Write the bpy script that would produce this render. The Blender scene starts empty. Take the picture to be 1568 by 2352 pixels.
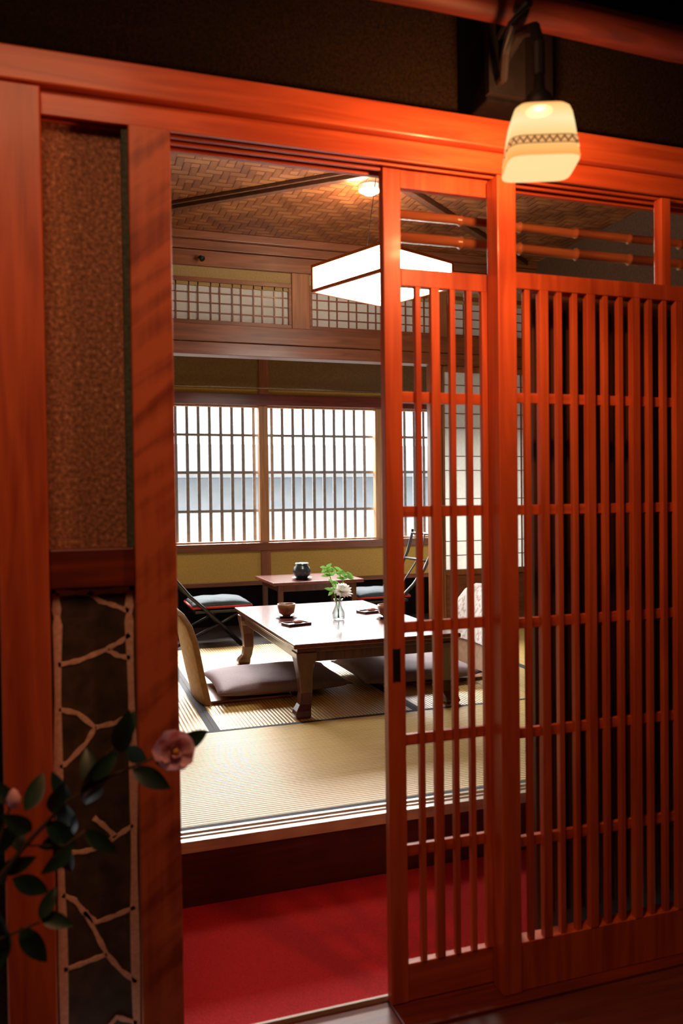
import bpy, bmesh, math, random
from mathutils import Vector, Matrix
random.seed(7)
scene = bpy.context.scene
scene.view_settings.view_transform = 'Standard'
COL = scene.collection

# ------------------------------------------------------------------ materials
def new_mat(name):
    m = bpy.data.materials.new(name); m.use_nodes = True
    nt = m.node_tree
    return m, nt, nt.nodes, nt.links, nt.nodes['Principled BSDF']

def ramp(nodes, stops):
    r = nodes.new('ShaderNodeValToRGB')
    cr = r.color_ramp
    while len(cr.elements) < len(stops): cr.elements.new(.5)
    for e, (p, c) in zip(cr.elements, stops):
        e.position = p; e.color = (*c, 1)
    return r

def wood(name, c1, c2, axis='Z', rough=.4, coat=0.0, fine=1.0, bump=.15, dist=.8, spec=.5):
    m, nt, N, L, B = new_mat(name)
    tc = N.new('ShaderNodeTexCoord'); mp = N.new('ShaderNodeMapping')
    s = [16*fine]*3; s['XYZ'.index(axis)] = 1.2*fine
    mp.inputs['Scale'].default_value = s
    no = N.new('ShaderNodeTexNoise'); no.inputs['Scale'].default_value = 2.2
    no.inputs['Detail'].default_value = 6; no.inputs['Distortion'].default_value = dist
    r = ramp(N, [(.3, c2), (.68, c1)])
    L.new(tc.outputs['Object'], mp.inputs['Vector']); L.new(mp.outputs[0], no.inputs['Vector'])
    L.new(no.outputs['Fac'], r.inputs[0]); L.new(r.outputs[0], B.inputs['Base Color'])
    bp = N.new('ShaderNodeBump'); bp.inputs['Strength'].default_value = bump; bp.inputs['Distance'].default_value = .002
    L.new(no.outputs['Fac'], bp.inputs['Height']); L.new(bp.outputs[0], B.inputs['Normal'])
    B.inputs['Roughness'].default_value = rough
    B.inputs['Coat Weight'].default_value = coat
    B.inputs['Coat Roughness'].default_value = .15
    B.inputs['Specular IOR Level'].default_value = spec
    return m

def speckle(name, stops, scale=150, rough=.9, bump=.4, detail=3, metallic=0):
    m, nt, N, L, B = new_mat(name)
    tc = N.new('ShaderNodeTexCoord'); no = N.new('ShaderNodeTexNoise')
    no.inputs['Scale'].default_value = scale; no.inputs['Detail'].default_value = detail
    r = ramp(N, stops)
    L.new(tc.outputs['Object'], no.inputs['Vector']); L.new(no.outputs['Fac'], r.inputs[0])
    L.new(r.outputs[0], B.inputs['Base Color'])
    bp = N.new('ShaderNodeBump'); bp.inputs['Strength'].default_value = bump; bp.inputs['Distance'].default_value = .003
    L.new(no.outputs['Fac'], bp.inputs['Height']); L.new(bp.outputs[0], B.inputs['Normal'])
    B.inputs['Roughness'].default_value = rough; B.inputs['Metallic'].default_value = metallic
    return m

def plain(name, c, rough=.5, var=.12, scale=30, coat=0, metallic=0):
    d = tuple(x*(1-var) for x in c); h = tuple(min(1, x*(1+var)) for x in c)
    m = speckle(name, [(.35, d), (.65, h)], scale, rough, .05, 2, metallic)
    m.node_tree.nodes['Principled BSDF'].inputs['Coat Weight'].default_value = coat
    return m

def emis(name, c, strength):
    m, nt, N, L, B = new_mat(name)
    tc = N.new('ShaderNodeTexCoord'); no = N.new('ShaderNodeTexNoise'); no.inputs['Scale'].default_value = 25
    r = ramp(N, [(.3, tuple(x*.93 for x in c)), (.7, c)])
    L.new(tc.outputs['Object'], no.inputs['Vector']); L.new(no.outputs['Fac'], r.inputs[0])
    L.new(r.outputs[0], B.inputs['Emission Color']); L.new(r.outputs[0], B.inputs['Base Color'])
    B.inputs['Emission Strength'].default_value = strength
    return m

def mth(N, L, op, a, b=None, c=None):
    n = N.new('ShaderNodeMath'); n.operation = op
    for i, v in enumerate((a, b, c)):
        if v is None: continue
        if isinstance(v, (int, float)): n.inputs[i].default_value = v
        else: L.new(v, n.inputs[i])
    return n.outputs[0]

def tatami_mat_mat(name, axis):
    m, nt, N, L, B = new_mat(name)
    tc = N.new('ShaderNodeTexCoord'); sx = N.new('ShaderNodeSeparateXYZ')
    L.new(tc.outputs['Object'], sx.inputs[0])
    p = sx.outputs['Y' if axis == 'X' else 'X']; q = sx.outputs['X' if axis == 'X' else 'Y']
    w = mth(N, L, 'SINE', mth(N, L, 'MULTIPLY', p, 2*math.pi/.0165))
    w2 = mth(N, L, 'SINE', mth(N, L, 'MULTIPLY', q, 2*math.pi/.02))
    h = mth(N, L, 'ADD', mth(N, L, 'MULTIPLY', w, .5), mth(N, L, 'MULTIPLY', w2, .04))
    mp = N.new('ShaderNodeMapping'); mp.inputs['Scale'].default_value = (.6, 22, 1) if axis == 'X' else (22, .6, 1)
    no = N.new('ShaderNodeTexNoise'); no.inputs['Scale'].default_value = 3; no.inputs['Detail'].default_value = 4
    L.new(tc.outputs['Object'], mp.inputs[0]); L.new(mp.outputs[0], no.inputs['Vector'])
    f = mth(N, L, 'ADD', mth(N, L, 'MULTIPLY', h, .62), mth(N, L, 'ADD', mth(N, L, 'MULTIPLY', no.outputs['Fac'], .4), .3))
    r = ramp(N, [(.15, (.40, .235, .055)), (.8, (.82, .60, .22))])
    L.new(f, r.inputs[0]); L.new(r.outputs[0], B.inputs['Base Color'])
    bp = N.new('ShaderNodeBump'); bp.inputs['Strength'].default_value = .6; bp.inputs['Distance'].default_value = .003
    L.new(h, bp.inputs['Height']); L.new(bp.outputs[0], B.inputs['Normal'])
    B.inputs['Roughness'].default_value = .45
    B.inputs['Specular IOR Level'].default_value = .5
    return m

def ajiro_mat(name):
    m, nt, N, L, B = new_mat(name)
    tc = N.new('ShaderNodeTexCoord'); sx = N.new('ShaderNodeSeparateXYZ')
    mp = N.new('ShaderNodeMapping'); mp.inputs['Scale'].default_value = (23, 18, 20)
    L.new(tc.outputs['Object'], mp.inputs['Vector']); L.new(mp.outputs[0], sx.inputs[0])
    u, v = sx.outputs['X'], sx.outputs['Y']
    fu = mth(N, L, 'FLOOR', u); fv = mth(N, L, 'FLOOR', v)
    pp = mth(N, L, 'PINGPONG', fu, 4)
    k = mth(N, L, 'FLOORED_MODULO', mth(N, L, 'SUBTRACT', pp, fv), 4)
    sel = mth(N, L, 'LESS_THAN', k, 1.5)
    a = mth(N, L, 'FRACT', v); b = mth(N, L, 'FRACT', u)
    ed = N.new('ShaderNodeMix'); ed.data_type = 'FLOAT'
    L.new(sel, ed.inputs[0]); L.new(b, ed.inputs[2]); L.new(a, ed.inputs[3])
    e = mth(N, L, 'ABSOLUTE', mth(N, L, 'SUBTRACT', ed.outputs[0], .5))
    shade = mth(N, L, 'SUBTRACT', 1, mth(N, L, 'POWER', mth(N, L, 'MULTIPLY', e, 2), 5))
    no = N.new('ShaderNodeTexNoise'); no.inputs['Scale'].default_value = 3; no.inputs['Detail'].default_value = 4
    L.new(tc.outputs['Object'], no.inputs['Vector'])
    f = mth(N, L, 'MULTIPLY', mth(N, L, 'ADD', mth(N, L, 'MULTIPLY', shade, .5), .5), mth(N, L, 'ADD', mth(N, L, 'MULTIPLY', sel, .14), mth(N, L, 'MULTIPLY', no.outputs['Fac'], .95)))
    r = ramp(N, [(.1, (.035, .010, .004)), (.45, (.16, .05, .015)), (.95, (.40, .16, .05))])
    L.new(f, r.inputs[0]); L.new(r.outputs[0], B.inputs['Base Color'])
    bp = N.new('ShaderNodeBump'); bp.inputs['Strength'].default_value = .6; bp.inputs['Distance'].default_value = .005
    L.new(shade, bp.inputs['Height']); L.new(bp.outputs[0], B.inputs['Normal'])
    B.inputs['Roughness'].default_value = .42
    return m

def ripple_mat(name, c1, c2):
    m, nt, N, L, B = new_mat(name)
    tc = N.new('ShaderNodeTexCoord')
    mp = N.new('ShaderNodeMapping'); mp.inputs['Scale'].default_value = (4, 4, 24)
    n1 = N.new('ShaderNodeTexNoise'); n1.inputs['Scale'].default_value = 1; n1.inputs['Detail'].default_value = 2; n1.inputs['Distortion'].default_value = .3
    mr = N.new('ShaderNodeMapping'); mr.inputs['Rotation'].default_value = (0, math.radians(38), 0)
    mp2 = N.new('ShaderNodeMapping'); mp2.inputs['Scale'].default_value = (40, 40, 2.5)
    n2 = N.new('ShaderNodeTexNoise'); n2.inputs['Scale'].default_value = 1.5; n2.inputs['Detail'].default_value = 4
    L.new(tc.outputs['Object'], mr.inputs[0]); L.new(mr.outputs[0], mp.inputs[0]); L.new(mp.outputs[0], n1.inputs['Vector'])
    L.new(tc.outputs['Object'], mp2.inputs[0]); L.new(mp2.outputs[0], n2.inputs['Vector'])
    f = mth(N, L, 'ADD', mth(N, L, 'MULTIPLY', n1.outputs['Fac'], .7), mth(N, L, 'MULTIPLY', n2.outputs['Fac'], .3))
    r = ramp(N, [(.36, c2), (.56, c1)]); L.new(f, r.inputs[0]); L.new(r.outputs[0], B.inputs['Base Color'])
    B.inputs['Roughness'].default_value = .42
    return m

def paper_mat(name, c=(.8, .8, .76), tr=.5, lo=.92, scale=40):
    m, nt, N, L, B = new_mat(name)
    B.inputs['Roughness'].default_value = .9
    t = N.new('ShaderNodeBsdfTranslucent'); mx = N.new('ShaderNodeMixShader'); mx.inputs[0].default_value = tr
    no = N.new('ShaderNodeTexNoise'); no.inputs['Scale'].default_value = scale
    r = ramp(N, [(.3, tuple(x*lo for x in c)), (.7, c)])
    L.new(no.outputs['Fac'], r.inputs[0]); L.new(r.outputs[0], B.inputs['Base Color']); L.new(r.outputs[0], t.inputs[0])
    L.new(B.outputs[0], mx.inputs[1]); L.new(t.outputs[0], mx.inputs[2])
    L.new(mx.outputs[0], N['Material Output'].inputs[0])
    return m

R1 = (.64, .125, .038); R2 = (.38, .056, .016)
M_redZ = wood('red_wood_vertical', R1, R2, 'Z', .42, .08)
M_redX = wood('red_wood_horizontal', R1, R2, 'X', .42, .08)
M_post = ripple_mat('rippled_post_wood', (.50, .115, .042), (.23, .038, .013))
M_dredX = wood('dark_red_wood', (.20, .03, .012), (.08, .012, .007), 'X', .4, .1)
M_riser = wood('riser_wood', (.09, .018, .010), (.04, .008, .005), 'X', .5, 0)
M_browX = wood('interior_brown_wood_x', (.25, .085, .036), (.13, .04, .017), 'X', .4, .1)
M_browZ = wood('interior_brown_wood_z', (.32, .125, .05), (.18, .06, .024), 'Z', .4, .1)
M_winZ = wood('window_frame_wood', (.50, .27, .12), (.32, .15, .06), 'Z', .4, .1)
M_browY = wood('interior_brown_wood_y', (.12, .042, .018), (.065, .022, .010), 'Y', .4, .1)
M_lightX = wood('pale_sill_wood', (.66, .52, .38), (.46, .33, .22), 'X', .35, .2)
M_darkX = wood('dark_floor_wood', (.07, .04, .028), (.03, .018, .014), 'X', .35, .2)
M_blackZ = wood('blackened_wood', (.005, .0035, .003), (.002, .0015, .0015), 'Z', .9, 0, 1, .1, .8, .1)
M_log = wood('red_log', (.10, .016, .007), (.035, .006, .004), 'X', .6, 0, 1, .2, .8, .25)
M_lac = wood('lacquered_table', (.20, .05, .035), (.10, .026, .019), 'Y', .22, .4, 1, .03)
M_lacZ = wood('lacquered_leg', (.12, .035, .022), (.055, .016, .011), 'Z', .3, .5, 1, .03)
M_blk = plain('black_lacquer', (.010, .010, .012), .4, .2, 40, .1)
M_bambooX = wood('smoked_bamboo', (.46, .17, .07), (.26, .085, .035), 'X', .3, .4)
M_plas = speckle('speckled_earth_plaster', [(.32, (.13, .05, .022)), (.5, (.27, .11, .05)), (.62, (.38, .17, .085)), (.74, (.62, .36, .21))], 120, .8, .5, 4)
M_dplas = speckle('dark_plaster', [(.3, (.008, .005, .0025)), (.7, (.024, .014, .006))], 160, 1, .5)
M_dplas.node_tree.nodes['Principled BSDF'].inputs['Specular IOR Level'].default_value = .1
M_yplas = speckle('ochre_plaster', [(.3, (.46, .31, .07)), (.7, (.58, .40, .11))], 90, .95, .2)
M_oplas = speckle('dull_ochre_plaster', [(.3, (.28, .19, .075)), (.7, (.36, .25, .10))], 90, .95, .2)
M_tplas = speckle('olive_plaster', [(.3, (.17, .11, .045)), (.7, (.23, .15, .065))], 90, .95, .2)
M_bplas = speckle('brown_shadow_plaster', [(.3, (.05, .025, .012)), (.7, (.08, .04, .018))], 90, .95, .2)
M_gplas = speckle('grey_green_edge', [(.3, (.03, .045, .03)), (.7, (.08, .1, .07))], 120, .9, .5)
M_stone = speckle('dark_paving_stone', [(.3, (.022, .014, .008)), (.7, (.08, .048, .024))], 25, .8, .5, 6)
M_mortar = speckle('pale_mortar', [(.3, (.62, .36, .26)), (.7, (.80, .52, .40))], 120, .9, .3)
M_carpet = speckle('red_carpet', [(.3, (.42, .007, .012)), (.7, (.62, .016, .022))], 260, 1, .8)
M_tatX = tatami_mat_mat('tatami_weave_x', 'X'); M_tatY = tatami_mat_mat('tatami_weave_y', 'Y')
M_tborder = plain('black_border_cloth', (.02, .022, .035), .8, .3, 200)
M_ajiro = ajiro_mat('woven_cedar')
M_paper = paper_mat('shoji_paper')
M_cush = speckle('mauve_fabric', [(.3, (.21, .145, .165)), (.7, (.28, .20, .22))], 180, .8, .3)
M_tanf = speckle('tan_bark_fabric', [(.3, (.28, .14, .065)), (.7, (.40, .22, .11))], 35, .6, .2)
M_lace = speckle('white_lace', [(.38, (.6, .46, .43)), (.52, (.88, .84, .82))], 45, .9, .5)
M_bluef = speckle('blue_grey_fabric', [(.3, (.025, .04, .052)), (.7, (.05, .075, .09))], 120, .9, .3)
M_redf = plain('red_piping', (.5, .02, .02), .7)
M_jar = plain('dark_blue_glaze', (.03, .045, .06), .25, .3, 20, .5)
M_cup = speckle('brown_glaze', [(.3, (.28, .12, .06)), (.7, (.42, .2, .1))], 60, .35, .1)
M_dish = plain('dark_dish', (.09, .03, .025), .3, .2, 30, .3)
M_leaf = speckle('camellia_leaf', [(.3, (.006, .024, .013)), (.7, (.014, .052, .024))], 20, .42, .1)
M_leaf2 = paper_mat('fresh_leaf', (.34, .70, .16), .45, .55)
M_pink = paper_mat('coral_pink_petals', (1, .60, .66), .25, .72, 60)
M_white = paper_mat('white_petals', (1, 1, .97), .5, .96)
M_yel = plain('yellow_stamens', (.8, .5, .05), .7)
M_stem = wood('branch_bark', (.06, .035, .018), (.03, .017, .009), 'Z', .8)
M_iron = plain('black_iron', (.006, .005, .0045), .6, .2, 40, 0, .2)
M_lamp = emis('lantern_paper_glow', (1, .93, .82), 24)
M_down = emis('downlight_glow', (1, .85, .6), 12)
M_roof = speckle('grey_tiles', [(.3, (.15, .165, .17)), (.7, (.18, .19, .195))], 8, .8, .2)
M_hwall = speckle('blue_grey_siding', [(.3, (.20, .23, .26)), (.7, (.25, .28, .31))], 4, .9, .1)
M_hlow = speckle('pale_fence_boards', [(.3, (.30, .33, .33)), (.7, (.38, .42, .39))], 4, .9, .1)
M_ground = speckle('pale_gravel', [(.3, (.3, .3, .3)), (.7, (.4, .4, .4))], 30, .9, .3)
M_grey = plain('weathered_grey_wood', (.24, .24, .25), .8)
M_steel = plain('brass_rod', (.3, .25, .18), .3, .1, 30, 0, .8)
M_out = wood('passage_floor_boards', (.16, .035, .018), (.07, .016, .009), 'X', .5, .1)
M_dark = speckle('dark_passage_plaster', [(.3, (.06, .035, .02)), (.7, (.1, .06, .035))], 60, .95, .3)
M_glassdk = plain('dark_glass_board', (.010, .009, .008), .2, .2, 3, .3)
M_dfr = wood('dark_door_frame', (.11, .045, .022), (.05, .02, .011), 'Z', .5)
M_bar = plain('blue_grey_bar', (.30, .33, .34), .4)

def glass_mat():
    m, nt, N, L, B = new_mat('clear_glass')
    tr = N.new('ShaderNodeBsdfTransparent'); gl = N.new('ShaderNodeBsdfGlossy'); gl.inputs['Roughness'].default_value = .05
    lw = N.new('ShaderNodeLayerWeight'); lw.inputs[0].default_value = .35
    tr.inputs[0].default_value = (.9, .93, .93, 1)
    mx = N.new('ShaderNodeMixShader'); L.new(lw.outputs['Facing'], mx.inputs[0])
    L.new(tr.outputs[0], mx.inputs[1]); L.new(gl.outputs[0], mx.inputs[2]); L.new(mx.outputs[0], N['Material Output'].inputs[0])
    return m
M_glass = glass_mat()

def shade_mat(name, stops, tf=.94, strength=1.1):
    m, nt, N, L, B = new_mat(name)
    tc = N.new('ShaderNodeTexCoord'); sx = N.new('ShaderNodeSeparateXYZ'); L.new(tc.outputs['Object'], sx.inputs[0])
    mr = N.new('ShaderNodeMapRange'); mr.inputs[1].default_value = 0; mr.inputs[2].default_value = .115
    L.new(sx.outputs['Z'], mr.inputs[0])
    r = ramp(N, stops)
    L.new(mr.outputs[0], r.inputs[0])
    em = N.new('ShaderNodeEmission'); em.inputs[1].default_value = strength; L.new(r.outputs[0], em.inputs[0])
    tr = N.new('ShaderNodeBsdfTransparent'); tr.inputs[0].default_value = (1, .8, .55, 1)
    mx = N.new('ShaderNodeMixShader'); mx.inputs[0].default_value = tf
    L.new(tr.outputs[0], mx.inputs[1]); L.new(em.outputs[0], mx.inputs[2]); L.new(mx.outputs[0], N['Material Output'].inputs[0])
    return m
M_shade = shade_mat('frosted_amber_glass', [(0, (.95, .36, .08)), (.12, (1, .46, .13)), (.34, (1, .60, .22)), (.62, (1, .80, .42)), (.86, (1, .62, .22)), (1, (.95, .22, .04))])
M_shade2 = shade_mat('frosted_amber_base', [(0, (1, .70, .32)), (1, (1, .72, .36))], .94, 1.1)

def band_mat():
    m, nt, N, L, B = new_mat('scroll_band')
    tc = N.new('ShaderNodeTexCoord'); sx = N.new('ShaderNodeSeparateXYZ'); L.new(tc.outputs['Object'], sx.inputs[0])
    s = mth(N, L, 'SUBTRACT', sx.outputs['X'], sx.outputs['Y'])
    tri = mth(N, L, 'PINGPONG', mth(N, L, 'MULTIPLY', s, 1/.009), 1)
    zz = mth(N, L, 'MULTIPLY', mth(N, L, 'SUBTRACT', sx.outputs['Z'], .022), 1/.017)
    d = mth(N, L, 'ABSOLUTE', mth(N, L, 'SUBTRACT', mth(N, L, 'ADD', mth(N, L, 'MULTIPLY', tri, .6), .2), zz))
    edge = mth(N, L, 'ABSOLUTE', mth(N, L, 'SUBTRACT', zz, .5))
    dark = mth(N, L, 'MAXIMUM', mth(N, L, 'LESS_THAN', d, .14), mth(N, L, 'GREATER_THAN', edge, .40))
    r = ramp(N, [(.3, (.95, .48, .16)), (.6, (.07, .012, .006))]); L.new(dark, r.inputs[0])
    L.new(r.outputs[0], B.inputs['Emission Color'])
    B.inputs['Base Color'].default_value = (.05, .01, .005, 1)
    B.inputs['Emission Strength'].default_value = .9
    return m
M_band = band_mat()

# ------------------------------------------------------------------ mesh builder
class MB:
    def __init__(s): s.bm = bmesh.new()
    def box(s, x0, x1, y0, y1, z0, z1):
        v = [s.bm.verts.new(p) for p in [(x0,y0,z0),(x1,y0,z0),(x1,y1,z0),(x0,y1,z0),(x0,y0,z1),(x1,y0,z1),(x1,y1,z1),(x0,y1,z1)]]
        for f in [(0,3,2,1),(4,5,6,7),(0,1,5,4),(1,2,6,5),(2,3,7,6),(3,0,4,7)]:
            s.bm.faces.new([v[i] for i in f])
        return s
    def loft(s, rings, cap=True):
        R = [[s.bm.verts.new(p) for p in r] for r in rings]
        n = len(R[0])
        for a, b in zip(R[:-1], R[1:]):
            for i in range(n):
                s.bm.faces.new([a[i], a[(i+1) % n], b[(i+1) % n], b[i]])
        if cap:
            s.bm.faces.new(R[0][::-1]); s.bm.faces.new(R[-1])
        return s
    def tube(s, pts, r, n=10, cap=True):
        pts = [Vector(p) for p in pts]; rr = r if isinstance(r, (list, tuple)) else [r]*len(pts)
        rings = []; ref = None
        for i, p in enumerate(pts):
            t = (pts[min(i+1, len(pts)-1)] - pts[max(i-1, 0)]).normalized()
            if ref is None:
                ref = Vector((0, 0, 1)) if abs(t.z) < .9 else Vector((1, 0, 0))
            a = t.cross(ref).normalized(); b = t.cross(a).normalized()
            rings.append([p + (a*math.cos(2*math.pi*k/n) + b*math.sin(2*math.pi*k/n))*rr[i] for k in range(n)])
        return s.loft(rings, cap)
    def ribbon(s, pts, w, y0, y1):
        P = [Vector(p) for p in pts]; Q = []
        for i in range(len(P)-1):
            for k in range(4): Q.append(P[i].lerp(P[i+1], k/4))
        Q.append(P[-1]); rings = []
        for i, p in enumerate(Q):
            t = (Q[min(i+1, len(Q)-1)]-Q[max(i-1, 0)]).normalized(); nn = Vector((-t.y, t.x))
            ww = w*(1+.22*math.sin(i*1.9+p.y*40)); a = p-nn*ww; b = p+nn*ww
            rings.append([(a.x, y1, a.y), (a.x*.9+p.x*.1, y0, a.y*.9+p.y*.1), (b.x*.9+p.x*.1, y0, b.y*.9+p.y*.1), (b.x, y1, b.y)])
        return s.loft(rings)
    def lathe(s, c, prof, n=28, cap=True):
        c = Vector(c)
        return s.loft([[c + Vector((r*math.cos(2*math.pi*k/n), r*math.sin(2*math.pi*k/n), z)) for k in range(n)] for r, z in prof], cap)
    def rsq(s, c, prof, rot=0, n=32, p=5, cap=False):
        rings = []
        for hw, z in prof:
            ring = []
            for k in range(n):
                t = 2*math.pi*k/n; cx, sx = math.cos(t), math.sin(t)
                q = (abs(cx)**p + abs(sx)**p)**(-1/p)
                x, y = hw*q*cx, hw*q*sx
                ring.append((c[0] + x*math.cos(rot)-y*math.sin(rot), c[1] + x*math.sin(rot)+y*math.cos(rot), c[2]+z))
            rings.append(ring)
        return s.loft(rings, cap)
    def cushion(s, c, sx, sy, h, n=18, rot=0, puff=.5):
        top = {}; bot = {}
        for i in range(n+1):
            for j in range(n+1):
                u = 2*i/n-1; v = 2*j/n-1
                pin = 1 - .06*(1-abs(u)**2)*(abs(v)**3) ; pin2 = 1 - .06*(1-abs(v)**2)*(abs(u)**3)
                x = u*sx*pin2; y = v*sy*pin
                t = h*max(0, (1-abs(u)**3.2)*(1-abs(v)**3.2))**puff
                X = c[0]+x*math.cos(rot)-y*math.sin(rot); Y = c[1]+x*math.sin(rot)+y*math.cos(rot)
                wr = .004*math.sin(9*u+3*v)*math.sin(7*v)*(1-u*u)*(1-v*v)
                top[i, j] = s.bm.verts.new((X, Y, c[2]+h*.45+t*.55+wr))
                if i in (0, n) or j in (0, n): bot[i, j] = top[i, j]
                else: bot[i, j] = s.bm.verts.new((X, Y, c[2]+h*.45-t*.45))
        for i in range(n):
            for j in range(n):
                s.bm.faces.new([top[i,j], top[i+1,j], top[i+1,j+1], top[i,j+1]])
                s.bm.faces.new([bot[i,j], bot[i,j+1], bot[i+1,j+1], bot[i+1,j]])
        return s
    def leaf(s, base, d, up, L, W):
        base = Vector(base); d = Vector(d).normalized(); up = Vector(up); side = d.cross(up).normalized(); up = side.cross(d).normalized()
        n = 7; prev = None
        for i in range(n+1):
            t = i/n; w = W*.5*math.sin(math.pi*t**.85)**.8 if 0 < t < 1 else 0.0004
            c = base + d*L*t + up*(-.18*L*t*t)
            cur = [s.bm.verts.new(c-side*w+up*w*.35), s.bm.verts.new(c), s.bm.verts.new(c+side*w+up*w*.35)]
            if prev:
                s.bm.faces.new([prev[0], prev[1], cur[1], cur[0]]); s.bm.faces.new([prev[1], prev[2], cur[2], cur[1]])
            prev = cur
        return s
    def petal(s, base, d, up, L, W):
        base = Vector(base); d = Vector(d).normalized(); up = Vector(up); side = d.cross(up).normalized(); up = side.cross(d).normalized()
        rows = []
        n = 6
        for i in range(n+1):
            t = i/n; w = W*.5*(.25+.75*math.sin(math.pi*min(1, .12+t*.62)))*(1 if t < .8 else math.sqrt(max(.02, 1-((t-.8)/.2)**2)))
            c = base + d*L*t + up*(.22*L*t*t)
            rows.append([s.bm.verts.new(c+side*w*k/2+up*(abs(k)/2)**2*w*.35) for k in (-2, -1, 0, 1, 2)])
        for a, b in zip(rows[:-1], rows[1:]):
            for k in range(4): s.bm.faces.new([a[k], a[k+1], b[k+1], b[k]])
        return s
    def done(s, name, mat, origin=(0,0,0), parent=None, bevel=0, smooth=False, label=None, cat=None, group=None, structure=False, kind=None):
        o = Vector(origin)
        for v in s.bm.verts: v.co -= o
        bmesh.ops.recalc_face_normals(s.bm, faces=s.bm.faces[:])
        me = bpy.data.meshes.new(name); s.bm.to_mesh(me); s.bm.free()
        ob = bpy.data.objects.new(name, me); COL.objects.link(ob)
        me.materials.append(mat)
        if smooth:
            for p in me.polygons: p.use_smooth = True
        if bevel:
            b = ob.modifiers.new('Bevel', 'BEVEL'); b.width = bevel; b.segments = 2; b.limit_method = 'ANGLE'
        if parent: ob.parent = parent
        else: ob.location = o
        if label: ob['label'] = label
        if cat: ob['category'] = cat
        if group: ob['group'] = group
        if structure: ob['kind'] = 'structure'
        if kind: ob['kind'] = kind
        return ob

def root(name, loc, label, cat, group=None, structure=False):
    e = bpy.data.objects.new(name, None); COL.objects.link(e); e.location = loc; e.empty_display_size = .05
    e['label'] = label; e['category'] = cat
    if group: e['group'] = group
    if structure: e['kind'] = 'structure'
    return e

def dup(top, loc, rotz=0, label=None):
    new = top.copy(); COL.objects.link(new); new.location = loc; new.rotation_euler = (0, 0, rotz)
    if label: new['label'] = label
    for c in top.children:
        k = c.copy(); COL.objects.link(k); k.parent = new
        for g in c.children:
            kk = g.copy(); COL.objects.link(kk); kk.parent = k
    return new

def sbox(name, dims, mat, label, cat, bevel=0, structure=True):
    x0, x1, y0, y1, z0, z1 = dims
    return MB().box(*dims).done(name, mat, ((x0+x1)/2, (y0+y1)/2, z0), bevel=bevel, label=label, cat=cat, structure=structure)

FZ = -.05     # passage floor
TZ = .15      # tatami level
LZ = 1.899    # underside of the lintel
# ------------------------------------------------------------------ shell: passage
sbox('floor', (-2, 4, -1.6, 1.66, FZ-.1, FZ), M_out, 'dark reddish boarded passage floor', 'floor')
sbox('wall_passage_rear', (-2, 4, -1.7, -1.6, FZ, 2.62), M_dark, 'dark plaster wall of the passage', 'wall')
sbox('wall_passage_side', (-2.1, -2, -1.6, 1.7, FZ, 2.62), M_dark, 'dark plaster side wall of the passage', 'wall')
sbox('wall_passage_end', (4, 4.1, -1.6, 1.7, FZ, 2.62), M_dark, 'dark plaster end wall of the passage', 'wall')
sbox('ceiling', (-2, 4, -1.6, 1.7, 2.62, 2.7), M_blackZ, 'blackened wooden ceiling of the passage', 'ceiling')

# facade walls
MB().box(-2, -.125, 1.72, 1.80, FZ, 2.95).box(-.125, 4, 1.74, 1.80, 2.0, 2.95).box(1.66, 4, 1.74, 1.80, FZ, 2.0)\
    .done('wall_front', M_dplas, (0, 1.76, FZ), label='dark brown plaster wall above and beside the lattice', cat='wall', structure=True)
MB().box(-.033, .13, 1.725, 1.78, 1.053, 1.9).done('wall_panel_upper', M_plas, (.05, 1.75, 1.053), label='speckled brown earthen plaster panel between posts', cat='wall', structure=True)
MB().box(.118, .13, 1.70, 1.725, 1.053, 1.895).done('trim_1', M_gplas, (.124, 1.71, 1.053), label='dark grey-green edge strip beside plaster panel', cat='trim', structure=True)
MB().box(-.033, .13, 1.712, 1.78, FZ, .975).done('wall_panel_lower', M_stone, (.05, 1.75, FZ), label='dark stone panel in the lower wall', cat='wall', structure=True)
mb = MB()
def ridge(pts, r=.0048): mb.ribbon(pts, r, 1.7105, 1.7125)
ridge([(-.022, FZ+.01), (-.021, .3), (-.024, .6), (-.02, .9), (-.022, .965)], .008)
ridge([(.12, FZ+.01), (.119, .3), (.122, .6), (.118, .9), (.12, .965)], .008)
ridge([(-.022, .966), (.05, .964), (.12, .967)], .006)
ridge([(.04, .965), (.062, .945), (.09, .935), (.118, .922)])
ridge([(-.02, .822), (.02, .828), (.071, .846), (.1, .86), (.119, .874)])
ridge([(.075, .845), (.095, .832), (.119, .826)])
ridge([(-.02, .733), (.015, .722), (.048, .690), (.03, .66), (-.006, .625), (-.02, .617)])
ridge([(.048, .690), (.087, .695), (.119, .71)])
ridge([(-.02, .444), (.02, .441), (.049, .444), (.085, .462), (.119, .481)])
ridge([(.042, .507), (.06, .49), (.084, .462)])
ridge([(-.02, .36), (.003, .345), (.022, .315), (.0435, .293), (.08, .30), (.12, .311)])
ridge([(.022, .32), (.045, .265), (.063, .224), (.09, .185), (.12, .155)])
ridge([(-.02, .208), (.02, .215), (.063, .224)])
ridge([(-.02, .07), (.04, .05), (.08, .09), (.12, .07)])
mb.done('trim_2', M_mortar, (.05, 1.712, FZ), label='pale mortar joints between crazy-paved dark stones', cat='trim', structure=True)

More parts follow.
